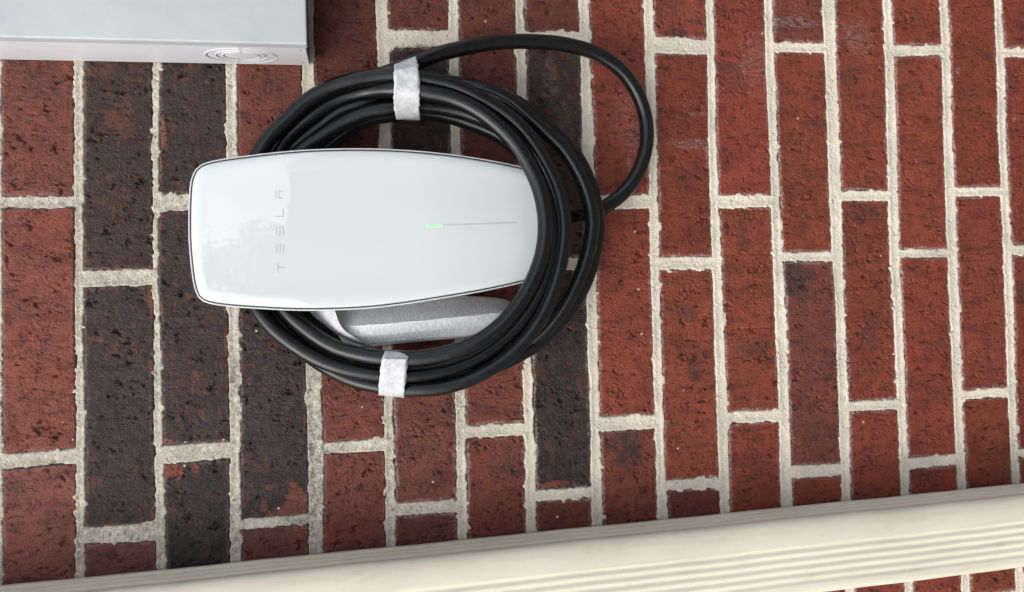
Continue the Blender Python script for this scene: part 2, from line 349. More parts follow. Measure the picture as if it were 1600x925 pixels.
# marks that single bricks carry: photo x, y, radius along the course's thickness and length (px), strength
MARKS = {'raw': [(268, 736, 21, 13, .8), (466, 798, 17, 42, .55), (412, 792, 6, 9, .45), (420, 762, 4, 5, .4), (440, 806, 30, 9, .5), (256, 690, 10, 3, .9), (305, 732, 6, 8, .6), (870, 756, 26, 6, .8), (356, 560, 4, 60, .6), (252, 210, 5, 30, .6), (248, 255, 4, 26, .7), (236, 450, 5, 40, .5), (190, 190, 16, 26, .18)],
         'smut': [(978, 690, 30, 44, 1), (1240, 432, 34, 32, .9), (1060, 55, 26, 10, .7), (160, 400, 24, 30, .4), (830, 240, 10, 90, .6), (1255, 470, 14, 20, .6), (1440, 740, 30, 12, .5), (620, 690, 22, 60, .35), (1330, 120, 30, 16, .4), (1150, 130, 26, 14, .5), (1075, 270, 32, 12, .4), (1540, 560, 20, 40, .3), (60, 120, 50, 40, .35), (1075, 490, 20, 12, .6)],
         'scum': [(1245, 36, 40, 12, .55), (1312, 40, 20, 8, .35), (1080, 225, 38, 9, .5), (985, 255, 6, 26, .4), (1090, 178, 34, 3, .4), (1588, 185, 8, 6, .9), (860, 130, 14, 40, .22), (880, 200, 16, 40, .2), (1497, 110, 5, 8, .7), (985, 190, 30, 60, .25), (1340, 60, 30, 30, .3), (1180, 100, 30, 50, .25)]}
MARKW = {k: [(*xz(x, y), rx * .00064, ry * .00068, s_) for x, y, rx, ry, s_ in v] for k, v in MARKS.items()}
BR = []                                   # brick outlines, for the mortar
def make_brick(c, s):
    j1 = JN.get((c, s)); j0 = JN.get((c, s + 2))
    if j1 is None or j0 is None: return
    A, Bm = LN[c], LN[c + 1]
    # right (max x) end comes from joint s, left end from joint s + 2; t: 0 upper edge, 1 lower edge
    xr0, xr1, xl0, xl1 = [min(max(q, -.62), .62) for q in (j1[1], j1[3], j0[0], j0[2])]     # cut bricks close the wall's ends
    if xr0 - xl0 < .02: return
    xm = (xr0 + xl0) / 2; zm = (A.dn(xm) + Bm.up(xm)) / 2
    seen = -.475 < min(xl0, xl1) * 1.0 + LEN and xl0 < .50 * D * 1.05 and -.86 < zm < .40 and not (xr0 < -.41)
    step = .00115 if seen else .006
    nu = max(int((xr0 - xl0) / step), 6); nv = max(int(.064 / step), 5)
    u = np.linspace(0, 1, nu)[:, None]; t = np.linspace(0, 1, nv)[None, :]
    x = (xl0 + (xr0 - xl0) * u) * (1 - t) + (xl1 + (xr1 - xl1) * u) * t
    zt = A.dn(x); zb = Bm.up(x); z = zt * (1 - t) + zb * t
    sd = int(c * 37 + s * 101 + 5000)
    BR.append((xl0, xr0, xl1, xr1, c, zt.max(), zb.min(), sd))
    # millimetres from the nearest edge
    du = np.minimum(u * (xr0 - xl0), (1 - u) * (xr0 - xl0)) * 1000 + 0 * t
    dv = np.minimum(t * (zt - zb), (1 - t) * (zt - zb)) * 1000
    X, Z = x * 1000, z * 1000
    h = rng.normal(0, .35) + rng.normal(0, .5) * (u - .5) + rng.normal(0, .4) * (t - .5)
    h = h + (fbm(X / 42, Z / 30, sd, 2) - .5) * 1.3 + (fbm(X / 10, Z / 8, sd + 3, 2) - .5) * .35
    burnt = TONE.get((c, s), RED)[3] > .5
    h = h + (fbm(X / 2.9, Z / 2.9, sd + 9, 2) - .5) * (.75 if burnt else .5)
    r = np.random.default_rng(sd)
    if seen:
        # drag marks of the cutting wire across the face, torn open here and there
        wx_ = X + 2.2 * (vn(X / 4, Z / 4, sd + 31) - .5)
        dr = vn(wx_ / 1.5, Z / 11, sd + 33)
        h = h - sstep(.76, .92, dr) * .75 * sstep(.50, .66, vn(X / 17, Z / 17, sd + 34))
        # torn pits: ragged holes gathered in loose clusters
        jag = .55 * vn(X / 2.6, Z / 3.6, sd + 70) + .45 * vn(X / 1.35, Z / 1.6, sd + 71)
        env = np.full(X.shape, .0)
        for _ in range(int(r.integers(16, 30))):
            cx = r.uniform(X.min() + 2, X.max() - 2); cz = r.uniform(Z.min() + 2, Z.max() - 2)
            a = r.uniform(2.2, 7.5); b = a * r.uniform(.3, .65); an = r.normal(math.pi / 2, .55)
            dx = X - cx; dz = Z - cz
            p = dx * math.cos(an) + dz * math.sin(an); q_ = -dx * math.sin(an) + dz * math.cos(an)
            env = np.maximum(env, r.uniform(.55, 1) * np.exp(-(p / a) ** 2 - (q_ / b) ** 2))
        env = np.maximum(env, .26 * sstep(.55, .75, vn(X / 11, Z / 11, sd + 72)))
        pit = sstep(.60, .50, jag + .32 * (1 - env)) * sstep(.08, .3, env)
        h = h - pit * (1.2 + 2.2 * env)
        h = h + .55 * sstep(.66, .58, jag + .32 * (1 - env)) * (1 - pit) * sstep(.25, .6, env)
        # scattered pinholes
        ph = vn(X / 2.1, Z / 2.1, sd + 73); h = h - 1.3 * sstep(.93, .975, ph) * (1 if not burnt else .6)
        for _ in range(int(r.integers(1, 4))):          # a fine straight crack across the face
            cx = r.uniform(X.min() + 10, X.max() - 10); z0 = r.uniform(Z.min(), Z.max()); ln = r.uniform(8, 30)
            g = np.exp(-((X - cx - 1.6 * (vn(Z / 8, X * 0, sd + 8) - .5)) / .75) ** 2) * (abs(Z - z0) < ln)
            h = h - .9 * g
    # rounded, chipped arrises
    chip = 1.1 + 2.6 * sstep(.62, .9, vn(X / 9, Z / 9, sd + 41)) + .9 * vn(X / 3, Z / 3, sd + 42)
    for d in (du, dv):
        q = np.clip(1 - d / chip, 0, 1); h = h - chip * .9 * (1 - np.sqrt(np.clip(1 - q * q, 0, 1)))
    # uneven outline
    wx = (fbm(Z / 5, Z * 0 + s, sd + 51, 3) - .5) * 1.4; wz = (fbm(X / 6, X * 0 + c, sd + 52, 3) - .5) * 1.6
    x = x + (wx * np.clip(1 - du / 6, 0, 1) * np.where(u < .5, 1, -1)) / 1000
    z = z + (wz * np.clip(1 - dv / 6, 0, 1) * np.where(t < .5, 1, -1)) / 1000
    lime = np.clip(1 - np.minimum(du, dv) / (1.5 + 4.5 * vn(X / 14, Z / 14, sd + 61)), 0, 1) * (0.9 if c > 4 else .35)
    att = {'lime': lime}
    edge = np.minimum(du, dv)
    for nm, lst in MARKW.items():
        a_ = np.zeros(X.shape)
        for (mx, mz, rz, rx, s_) in lst:
            e = ((x - mx) / rx) ** 2 + ((z - mz) / rz) ** 2 + 2.6 * (fbm(X / 9, Z / 9, sd + 81, 4) - .5) + .9 * (vn(X / 2.2, Z / 2.2, sd + 82) - .5)
            a_ = np.maximum(a_, s_ * (sstep(1.15, .85, e) if nm == 'raw' else sstep(1.6, .2, e)))
        att[nm] = a_
    if burnt: att['raw'] = np.maximum(att['raw'], .6 * sstep(3.6, 1.0, edge + 5 * vn(X / 6, Z / 6, sd + 83)) + .34 * sstep(.72, .86, vn(X / 6.5, Z / 5, sd + 84)) * vn(X / 30, Z / 30, sd + 85))
    if seen:
        for _ in range(int(r.integers(0, 3))):
            mx, mz = r.uniform(x.min(), x.max()), r.uniform(z.min(), z.max()); rx, rz = r.uniform(.004, .02), r.uniform(.008, .03)
            e = ((x - mx) / rx) ** 2 + ((z - mz) / rz) ** 2 + 1.8 * (fbm(X / 8, Z / 8, sd + 86, 3) - .5)
            att['smut'] = np.maximum(att['smut'], r.uniform(.2, .6) * sstep(1.5, .2, e))
    h = h - .55 * att['raw'] * (1 if burnt else 0)
    V = np.stack([x, -h / 1000, z], -1)
    F = grid_faces(nu, nv)
    idx = np.arange(nu * nv).reshape(nu, nv)
    ringi = np.r_[idx[:-1, 0], idx[-1, :-1], idx[:0:-1, -1], idx[0, :0:-1]]
    Vf = V.reshape(-1, 3); back = Vf[ringi].copy(); back[:, 1] = .014
    nb = len(Vf); kk = np.arange(len(ringi)); k2 = np.roll(kk, -1)
    F = np.vstack([F, np.stack([ringi[kk], nb + kk, nb + k2, ringi[k2]], -1)])
    cen = np.array([(xl0 + xr0) / 2, 0, zm])
    me = mesh_np("brick", np.vstack([Vf, back]) - cen, F[:, ::-1])
    for nm, a_ in att.items():
        at_ = me.attributes.new(nm, 'FLOAT', 'POINT')
        at_.data.foreach_set("value", np.r_[np.clip(a_, 0, 1).ravel(), np.zeros(len(back))].astype(np.float32))
    o = link("brick", me, BRICK, wall)
    o.location = Vector(cen) - Vector(wall.location)
    T = TONE.get((c, s))
    if T is None:
        jit = 1 + r.normal(0, .07); T = (RED[0] * jit, RED[1] * jit * (1 + r.normal(0, .05)), RED[2] * jit * (1 + r.normal(0, .06)), max(0, r.normal(0, .06)))
    o.color = T
for c in range(LO, HI + 1):
    for s in SLOT0: make_brick(c, s)

# the mortar: one rough sheet that fills the joints and laps raggedly over the arrises
st = .0013
gx = np.arange(-.49, .49, st); gz = np.arange(-.92, .47, st)
GX, GZ = np.meshgrid(gx, gz, indexing='ij')
dist = np.full(GX.shape, -9.0)            # mm inside the nearest brick
mid = {c: (LN[c].dn(gx), LN[c + 1].up(gx)) for c in range(LO, HI + 1)}
for (xl0, xr0, xl1, xr1, c, zt, zb, sd) in BR:
    ia = np.searchsorted(gx, [min(xl0, xl1) - .012, max(xr0, xr1) + .012]); ib = np.searchsorted(gz, [zb - .012, zt + .012])
    if ia[0] == ia[1] or ib[0] == ib[1]: continue
    sl_ = (slice(*ia), slice(*ib)); xx, zz = GX[sl_], GZ[sl_]
    zt_ = mid[c][0][ia[0]:ia[1], None]; zb_ = mid[c][1][ia[0]:ia[1], None]
    tt = np.clip((zt_ - zz) / (zt_ - zb_), 0, 1)
    d = np.minimum(np.minimum(zt_ - zz, zz - zb_), np.minimum(xx - (xl0 + (xl1 - xl0) * tt), (xr0 + (xr1 - xr0) * tt) - xx)) * 1000
    dist[sl_] = np.maximum(dist[sl_], d)
X, Z = GX * 1000, GZ * 1000
lap = -.35 + 1.25 * (fbm(X / 3.2, Z / 3.2, 900, 3) - .42) * 2 + 3.4 * sstep(.70, .92, vn(X / 7, Z / 7, 901)) - 1.6 * sstep(.72, .95, vn(X / 13, Z / 13, 902))
body = .15 - .9 * sstep(0, 6, -dist) + (fbm(X / 16, Z / 16, 903, 3) - .5) * 1.3 + (fbm(X / 2.4, Z / 2.4, 904, 2) - .5) * .9
body = body - .8 * (GZ > .0) * sstep(.3, .7, fbm(X / 90, Z / 90, 905, 2))
pits = vn(X / 3.3, Z / 3.3, 906); body = body - 1.8 * sstep(.90, .97, pits)
hh = body - 7 * sstep(-.2, 1.5, dist - lap)
keep = dist < 7.5
kf = keep[:-1, :-1] & keep[1:, :-1] & keep[1:, 1:] & keep[:-1, 1:]
ids = np.arange(GX.size).reshape(GX.shape)
F = np.stack([ids[:-1, :-1], ids[1:, :-1], ids[1:, 1:], ids[:-1, 1:]], -1)[kf]
used = np.unique(F); remap = np.full(GX.size, -1); remap[used] = np.arange(len(used))
V = np.stack([GX, -hh / 1000, GZ], -1).reshape(-1, 3)[used]
me = mesh_np("mortar", V, remap[F])
PXm, PZm = V[:, 0], V[:, 2]
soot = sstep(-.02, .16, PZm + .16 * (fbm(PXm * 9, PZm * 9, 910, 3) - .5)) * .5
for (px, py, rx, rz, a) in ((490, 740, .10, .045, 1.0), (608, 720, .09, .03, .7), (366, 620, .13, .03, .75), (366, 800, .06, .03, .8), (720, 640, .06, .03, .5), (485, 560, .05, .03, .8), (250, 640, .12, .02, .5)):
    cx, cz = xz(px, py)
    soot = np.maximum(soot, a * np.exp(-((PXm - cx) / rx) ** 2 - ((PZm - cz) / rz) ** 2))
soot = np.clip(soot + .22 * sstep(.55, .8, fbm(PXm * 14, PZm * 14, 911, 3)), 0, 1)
at_ = me.attributes.new("grime", 'FLOAT', 'POINT'); at_.data.foreach_set("value", soot.astype(np.float32))
mo = link_in("mortar", me, MORTAR, wall, kind="stuff")
# the mortar bed behind the bricks, solid to the back of the wall
bm = bmesh.new(); bmesh.ops.create_cube(bm, size=1)
bmesh.ops.scale(bm, vec=(1.236, .10, 2.15), verts=bm.verts); bmesh.ops.translate(bm, vec=(0, .056, -.245), verts=bm.verts)
me = bpy.data.meshes.new("mortar_bed"); bm.to_mesh(me); bm.free()
at_ = me.attributes.new("grime", 'FLOAT', 'POINT')
link_in("mortar_bed", me, MORTAR, wall)

# ------------------------------------------------------------------ ground
bm = bmesh.new()
bmesh.ops.create_grid(bm, x_segments=2, y_segments=2, size=60)
me = bpy.data.meshes.new("ground"); bm.to_mesh(me); bm.free()
g = link("ground", me, CONC, kind="structure"); g.location = (0, 0, GROUND)

# ------------------------------------------------------------------ charger
def loop_pts(px, h, n=160):
    """Closed smooth outline through photo points lying h(px) in front of the wall."""
    P = [tuple(at(x, y, h)) for x, y in px]; P = np.array(P)
    Q = np.vstack([P[-2:], P, P[:2]]); C = catmull(Q, 14)[2 * 14:-2 * 14]
    L = np.r_[0, np.cumsum(np.linalg.norm(np.diff(np.vstack([C, C[:1]]), axis=0), axis=1))]
    s = np.linspace(0, L[-1], n, endpoint=False); Cc = np.vstack([C, C[:1]])
    return np.stack([np.interp(s, L, Cc[:, k]) for k in range(3)], -1)
OUT = [(294.6, 349), (295.5, 307), (298, 282), (303.5, 267), (313, 257.5), (328, 252), (351, 247.6), (383.5, 243.4), (432, 237.6), (481, 233.7), (529.5, 232), (570, 231.8), (625, 233.7), (690, 239), (754.6, 246.7),
       (806.5, 254.8), (842, 262), (862, 272), (872, 292), (876, 345), (873, 400), (862, 424), (842, 434), (819.5, 440), (754.6, 454), (690, 465), (625, 475), (570, 481), (497, 484), (448, 483.4), (399.7, 480.8), (351, 477), (325, 472.6), (312, 466.5), (304.5, 452), (300.3, 430.6), (296.6, 398), (294.8, 372)]
HF = .086
outl = loop_pts(OUT, HF)
cenC = outl.mean(0); axis0 = cenC.copy()
zt_, zb_ = outl[:, 2].max(), outl[:, 2].min()
def hrim(z):
    """The face leans back towards the wall at its lower end."""
    t = (zt_ - z) / (zt_ - zb_)
    return HF - .019 * sstep(.60, 1.1, t) * np.clip(t, 0, 1.2)
charger = empty("wall_charger", (cenC[0], 0, cenC[2]), "white glossy electric car charger mounted on the brick wall", "charger")
def ring_xy(sc_mm):
    """Outline moved inwards by sc_mm millimetres."""
    P = outl[:, [0, 2]]; T = np.roll(P, -1, 0) - np.roll(P, 1, 0); T /= np.linalg.norm(T, axis=1)[:, None]
    N = np.stack([-T[:, 1], T[:, 0]], -1)
    if ((cenC[[0, 2]] - P) * N).sum() < 0: N = -N
    return P + N * sc_mm / 1000
def skin(name, rings, mat, parent, cap_first=False, cap_last=True):
    n = len(rings[0]); V = np.concatenate(rings); F = grid_faces(len(rings), n, wrap_v=True).tolist()
    Vl = V.tolist()
    if cap_last:
        Vl.append(np.asarray(rings[-1]).mean(0).tolist()); ci = len(Vl) - 1; b = (len(rings) - 1) * n
        F += [[b + j, ci, b + (j + 1) % n] for j in range(n)]
    if cap_first:
        Vl.append(np.asarray(rings[0]).mean(0).tolist()); ci = len(Vl) - 1
        F += [[(j + 1) % n, ci, j] for j in range(n)]
    me = bpy.data.meshes.new(name); me.from_pydata(Vl, [], F); me.update()
    bmx = bmesh.new(); bmx.from_mesh(me); bmesh.ops.recalc_face_normals(bmx, faces=bmx.faces); bmx.to_mesh(me); bmx.free()
    for p in me.polygons: p.use_smooth = True
    o = link(name, me, mat, parent); o.location = -Vector(parent.location); return o
def lift(P2, dh):
    return np.stack([P2[:, 0], -(hrim(P2[:, 1]) + dh), P2[:, 1]], -1)
rings = []
for mm, dh in ((2.2, -.0062), (1.7, -.0050), (1.55, -.0036), (1.8, -.0022), (2.4, -.0011), (3.2, -.0004), (4.4, -.0001), (6, .0003), (8, .0007)):
    rings.append(lift(ring_xy(mm), dh))
base8 = ring_xy(8); c2 = np.stack([np.full(len(base8), base8[:, 0].mean()), np.clip(base8[:, 1], zb_ + .055, zt_ - .06)], -1)
for k in np.linspace(.08, .97, 14):
    Pk = base8 * (1 - k) + c2 * k
    rings.append(lift(Pk, .0007 + .0013 * sstep(0, .9, k) * (1 - ((Pk[:, 0] - c2[0, 0]) / .075) ** 2)))
face = skin("faceplate", rings, GLASS, charger, cap_last=False)
# close the centre line with a fine strip: the last ring is a thin sliver, filled by one n-gon
bmx = bmesh.new(); bmx.from_mesh(face.data); bmesh.ops.holes_fill(bmx, edges=[e for e in bmx.edges if e.is_boundary and all(abs(v.co.x - c2[0, 0]) < .01 for v in e.verts)], sides=0)
bmesh.ops.triangulate(bmx, faces=[f for f in bmx.faces if len(f.verts) > 4]); bmesh.ops.recalc_face_normals(bmx, faces=bmx.faces); bmx.to_mesh(face.data); bmx.free()
for p in face.data.polygons: p.use_smooth = True
BVH = BVHTree.FromPolygons([v.co.copy() for v in face.data.vertices], [tuple(p.vertices) for p in face.data.polygons])
def on_face(px, py, lift_=.0003):
    d = ray(px, py).normalized(); hit = BVH.ray_cast(CAM, d)
    return hit[0] - d * lift_ if hit[0] is not None else at(px, py, HF)
skin("seal", [lift(ring_xy(2.6), -.0030), lift(ring_xy(.6), -.0032), lift(ring_xy(.2), -.0040), lift(ring_xy(.2), -.0088), lift(ring_xy(1.6), -.0092)], GAP, charger, cap_last=False)
hr = [lift(ring_xy(6), -.0094), lift(ring_xy(.45), -.0094), lift(ring_xy(.45), -.0033), lift(ring_xy(.1), -.0029), lift(ring_xy(-.5), -.0029), lift(ring_xy(-.9), -.0036), lift(ring_xy(-1.0), -.0112), lift(ring_xy(.5), -.0135), lift(ring_xy(9), -.018), lift(ring_xy(26), -.024)]
b2 = ring_xy(36); b3 = np.stack([b2[:, 0], np.full(len(b2), -.022), b2[:, 1]], -1); b4 = b3.copy(); b4[:, 1] = -.0015
hr += [lift(ring_xy(32), -.028), b3, b4]
skin("housing", hr, SILVER, charger, cap_first=False, cap_last=True)
# word mark: five raised strokes groups, read with the phone upright
def strokes(name, segs, wd, mat, thick=.00025):
    """Flat bars between photo points on the face plate."""
    V = []; F = []
    for (x0, y0, x1, y1) in segs:
        n = max(2, int(math.hypot(x1 - x0, y1 - y0) / 14) + 2)
        L = math.hypot(x1 - x0, y1 - y0); nx, ny = -(y1 - y0) / L * wd / 2, (x1 - x0) / L * wd / 2
        b = len(V)
        for i in range(n):
            t = i / (n - 1); x, y = x0 + (x1 - x0) * t, y0 + (y1 - y0) * t
            for (sx, l) in ((1, -.0004), (1, thick), (-1, thick), (-1, -.0004)): V.append(tuple(on_face(x + nx * sx, y + ny * sx, l)))
        for i in range(n - 1):
            for k in range(3): F.append((b + i * 4 + k, b + i * 4 + k + 1, b + (i + 1) * 4 + k + 1, b + (i + 1) * 4 + k))
        F.append((b, b + 3, b + 2, b + 1)); q = b + (n - 1) * 4; F.append((q, q + 1, q + 2, q + 3))
    me = bpy.data.meshes.new(name); me.from_pydata(V, [], F); me.update()
    bmx = bmesh.new(); bmx.from_mesh(me); bmesh.ops.recalc_face_normals(bmx, faces=bmx.faces); bmx.to_mesh(me); bmx.free()
    link(name, me, mat, face)          # face shares the world frame
def LT(x, y): return 410 + x / 5.783, 280 + y / 5.783
def seg(*q): return [(*LT(a, b), *LT(c, d)) for a, b, c, d in q]
strokes("letter", seg((133, 760, 133, 842), (137, 801, 196, 801)), 1.25, LETTER)                                   # T
strokes("letter", seg((127, 592, 127, 668), (157, 580, 157, 668), (187, 592, 187, 668)), 1.25, LETTER)                # E
strokes("letter", seg((124, 430, 124, 503), (128, 503, 151, 503), (155, 507, 155, 430), (159, 434, 182, 434), (186, 430, 186, 507)), 1.25, LETTER)   # S
strokes("letter", seg((117, 337, 183, 337), (187, 341, 187, 268)), 1.25, LETTER)                                    # L
strokes("letter", seg((120, 104, 120, 176), (147, 176, 147, 104), (151, 172, 187, 172), (151, 108, 187, 108)), 1.25, LETTER)   # A
strokes("light_bar", [(691.5, 352.3, 807, 348.2)], 1.9, LEDOFF)
strokes("status_light", [(667, 353.2, 691, 352.4)], 2.0, LED)

# ------------------------------------------------------------------ cable
# way points: photo x, photo y, height off the wall; one continuous cable wound seven times round the charger
RC = .0078
W = [(862, 343, .052), (885, 341, .046), (905, 337, .036), (925, 334, .026),
     (946, 322, .020), (975, 300, .018), (998, 266, .017), (1010, 225, .017), (1009, 185, .018), (997, 147, .021), (973, 111, .026), (935, 84, .031), (885, 69, .036), (830, 64.5, .040), (775, 66, .044), (720, 76, .047), (680, 87, .049), (640, 102, .048),
     (600, 116, .044), (545, 136, .036), (475, 168, .028), (425, 213, .024), (395, 262, .022), (374, 330, .020), (376, 400, .020), (400, 462, .022), (440, 520, .026), (490, 561, .032), (522, 581, .038), (556, 595.5, .046), (610, 606, .056), (650, 608.5, .062), (700, 603, .066), (751, 584, .070), (800, 551, .074), (838, 507, .078), (862, 458, .080), (876, 405, .081), (881, 355, .081), (875, 312, .080), (862, 275, .078), (843, 239, .077), (815, 200, .076), (785, 174, .074), (746, 150.5, .072), (705, 132, .070), (655, 121, .068), (615, 117, .066),
     (580, 120.5, .063), (546, 127.5, .060), (513, 139, .056), (481, 158, .052), (447, 190, .048), (420, 217, .046), (398, 256, .042), (382, 320, .036), (379, 390, .036), (390, 450, .040), (402, 480, .044), (428, 513, .048), (465, 542, .052), (500, 562, .056), (540, 576, .060), (590, 584.5, .064), (640, 586, .066), (690, 579, .067), (738, 562, .068), (785, 531, .070), (820, 493, .073), (845, 450, .075), (860, 405, .076), (863.5, 355, .075), (858, 315, .073), (843, 272, .070), (818, 235, .066), (780, 200, .062), (740, 181, .058), (700, 170, .056), (655, 164.5, .056), (615, 168.5, .056),
     (564, 179, .052), (531, 195, .048), (501, 214, .045), (474, 233, .043), (440, 265, .040), (418, 320, .036), (414, 385, .036), (424, 440, .042), (444, 480, .048), (480, 514.5, .054), (522, 540.5, .060), (557, 551.5, .066), (591, 557.5, .072), (640, 560, .078), (690, 554, .082), (738, 538, .086), (780, 510, .089), (812, 473, .091), (836, 430, .092), (848.5, 390, .092), (851.5, 345, .092), (843, 298, .091), (826, 259, .089), (806, 228, .087), (780, 200.5, .084), (744, 173, .080), (705, 155, .076), (655, 144.5, .072), (615, 141, .066),
     (570, 145, .050), (530, 156, .044), (490, 180, .040), (450, 215, .034), (425, 262, .030), (404, 330, .018), (402, 390, .018), (412, 455, .026), (440, 505, .030), (490, 548, .034), (545, 576, .036), (610, 592, .037), (680, 596, .038), (745, 582, .038), (800, 561, .038), (850, 528, .038), (888, 488, .038), (915, 440, .038), (929, 395, .038), (934.5, 352, .038), (930, 317, .038), (917.5, 277, .039), (897, 240, .040), (857, 198, .041), (816, 166, .042), (785, 150, .040), (743, 137, .038), (705, 130, .038), (655, 126, .040), (615, 134, .040),
     (577, 158, .040), (534, 173, .036), (491, 204, .030), (455, 237, .026), (434, 285, .022), (430, 345, .018), (434, 410, .020), (452, 470, .024), (485, 512, .026), (520, 535, .028), (556, 549, .030), (600, 562, .032), (650, 572, .034), (710, 566, .038), (770, 535, .042), (812, 490, .046), (840, 440, .052), (852, 390, .056), (855, 345, .056), (848, 300, .056), (830, 262, .055), (808, 232, .052), (775, 208, .048), (738, 193, .044), (700, 181, .042), (655, 175, .042), (615, 178.5, .042),
     (566, 190, .036), (536, 209, .032), (517, 224.5, .028), (480, 262, .022), (460, 320, .020), (458, 390, .020), (470, 455, .020), (510, 520, .018), (570, 566, .020), (640, 584, .022), (720, 578, .024), (790, 556, .030), (840, 527, .040), (879, 482, .050), (906, 430, .055), (920, 385, .057), (924.5, 345, .057), (919, 310, .057), (906.5, 276, .057), (880, 233, .056), (853, 207, .054), (830, 186, .052), (793, 155.5, .050), (750, 138, .046), (700, 132, .038), (655, 136, .030), (610, 150, .026),
     (560, 172, .020), (520, 200, .018), (500, 235, .018), (505, 280, .022), (530, 330, .024), (560, 390, .026), (580, 450, .030), (590, 480, .034)]
P = np.array([tuple(at(x, y, h)) for x, y, h in W])
spine = catmull(P, 7)
_s = np.arange(len(spine)) / 75.0
for _k, _a in ((0, .0010), (1, .0012), (2, .0010)): spine[:, _k] += (fbm(_s, _s * 0 + _k * 7, 400 + _k, 3) - .5) * 2 * _a
me = tube_mesh("charging_cable", spine, RC, 18, .006)
cable = link("charging_cable", me, RUBBER); cable['label'] = "thick black charging cable coiled in several turns around the white charger"; cable['category'] = "cable"

# ------------------------------------------------------------------ wrapped connector
wc = empty("wrapped_connector", tuple(at(650, 505, .03)), "charging plug wrapped in pale grey foam sheet, tucked under the white charger", "plug")
def loft(name, sections, mat, parent, sub=2, jitter=.0, closed=True, sharp=()):
    S = np.array([[tuple(at(*p)) for p in sec] for sec in sections])
    ns, k, _ = S.shape
    sm = np.stack([catmull(S[:, j], sub) for j in range(k)], 1)
    if closed:
        rr = []
        for sec in sm:
            Q = np.vstack([sec, sec[:1]]); n = len(Q) - 1
            rr.append(np.concatenate([Q[i] + (Q[i + 1] - Q[i]) * np.linspace(0, 1, 5)[:-1, None] for i in range(n)]))
        sm = np.array(rr)
    n1, n2, _ = sm.shape
    if jitter:
        a = np.arange(n1)[:, None] * 1.0; b = np.arange(n2)[None, :] * 1.0
        sm[:, :, 1] += (fbm(a / 2.2, b / 2.2, 55, 2) - .5) * jitter; sm[:, :, 0] += (fbm(a / 2.0, b / 2.0, 56, 2) - .5) * jitter * .6
    F = grid_faces(n1, n2, wrap_v=closed).tolist(); V = sm.reshape(-1, 3).tolist()
    if closed:
        for e in (0, n1 - 1):
            V.append(sm[e].mean(0).tolist()); ci = len(V) - 1
            F += [[e * n2 + j, e * n2 + (j + 1) % n2, ci] for j in range(n2)]
    me = bpy.data.meshes.new(name); me.from_pydata(V, [], F); me.update()
    bmx = bmesh.new(); bmx.from_mesh(me); bmesh.ops.recalc_face_normals(bmx, faces=bmx.faces); bmx.to_mesh(me); bmx.free()
    for p in me.polygons: p.use_smooth = True
    bmx = bmesh.new(); bmx.from_mesh(me)
    for e in bmx.edges:
        if len(e.link_faces) == 2 and e.calc_face_angle(0) > math.radians(16): e.smooth = False
    bmx.to_mesh(me); bmx.free()
    o = link(name, me, mat, parent); o.location = -Vector(parent.location); return o
# sections along the photo x: top edge, shoulder, ridge (a pale fold), lower face, bottom edge, back
def fsec(x, yt, yr, yb, ht, hrr, hb):
    return [(x, yt, ht - .018), (x, yt + 2, ht - .008), (x, yt * .45 + yr * .55, (ht + hrr) / 2 - .003), (x, yr - 2, hrr - .0004), (x, yr, hrr), (x, yr + 2, hrr - .0006), (x, (yr + yb) / 2, (hrr + hb) / 2 + .007), (x, yb - 4, hb + .008), (x, yb, hb - .006), (x, (yr + yb) / 2, .008), (x, (yt + yr) / 2, .008)]
secs = [fsec(526, 476, 498, 522, .024, .036, .026), fsec(536, 466, 511, 535, .030, .050, .034), fsec(552, 458, 509.5, 540, .033, .056, .038), fsec(585, 453, 507.5, 540.5, .034, .058, .040), fsec(640, 452, 503, 535, .034, .058, .040),
        fsec(700, 457, 498, 530, .033, .056, .038), fsec(735, 462.5, 494.5, 527, .032, .054, .036), fsec(765, 464, 491, 522, .030, .051, .034), fsec(786, 467, 489.5, 514, .028, .046, .030), fsec(800, 473, 488, 505, .024, .036, .026), fsec(806, 479, 488, 499, .018, .026, .02)]
loft("foam_wrap", secs, FOAM, wc, 5, .0003)
sp_ = catmull([tuple(at(s[4][0], s[4][1], s[4][2] + .0005)) for s in secs], 8)
sp_[:, 0] += (fbm(np.arange(len(sp_)) / 2.2, np.zeros(len(sp_)), 88, 2) - .5) * .0012
me = tube_mesh("seam", sp_, .0010, 6); so_ = link("seam", me, CREASE_HI, wc); so_.location = -Vector(wc.location)  # raised fold, the crease's highlight put into its white
# the loose flap of sheet folded round its end
fl = []
for (xa, ya, ha, xb, yb, hb) in ((478, 480, .030, 520, 478, .060), (489, 492, .036, 524, 488, .063), (503, 503, .042, 528, 500, .064), (519, 516, .046, 536, 514, .0635), (538, 528, .048, 549, 524, .062), (558, 536, .049, 566, 533, .058), (580, 541.5, .048, 587, 540, .052)):
    mx, my = (xa + xb) / 2, (ya + yb) / 2
    fl.append([(xa, ya, ha), (mx, my, (ha + hb) / 2 + .003), (xb, yb, hb), (xb + 1.2, yb + .2, hb - .001), (xb - .5, yb + .8, hb - .0035), (mx, my + 1, (ha + hb) / 2 - .002), (xa + 1, ya + 2, ha - .004)])
loft("foam_flap", fl, TAPE, wc, 5, .0006)

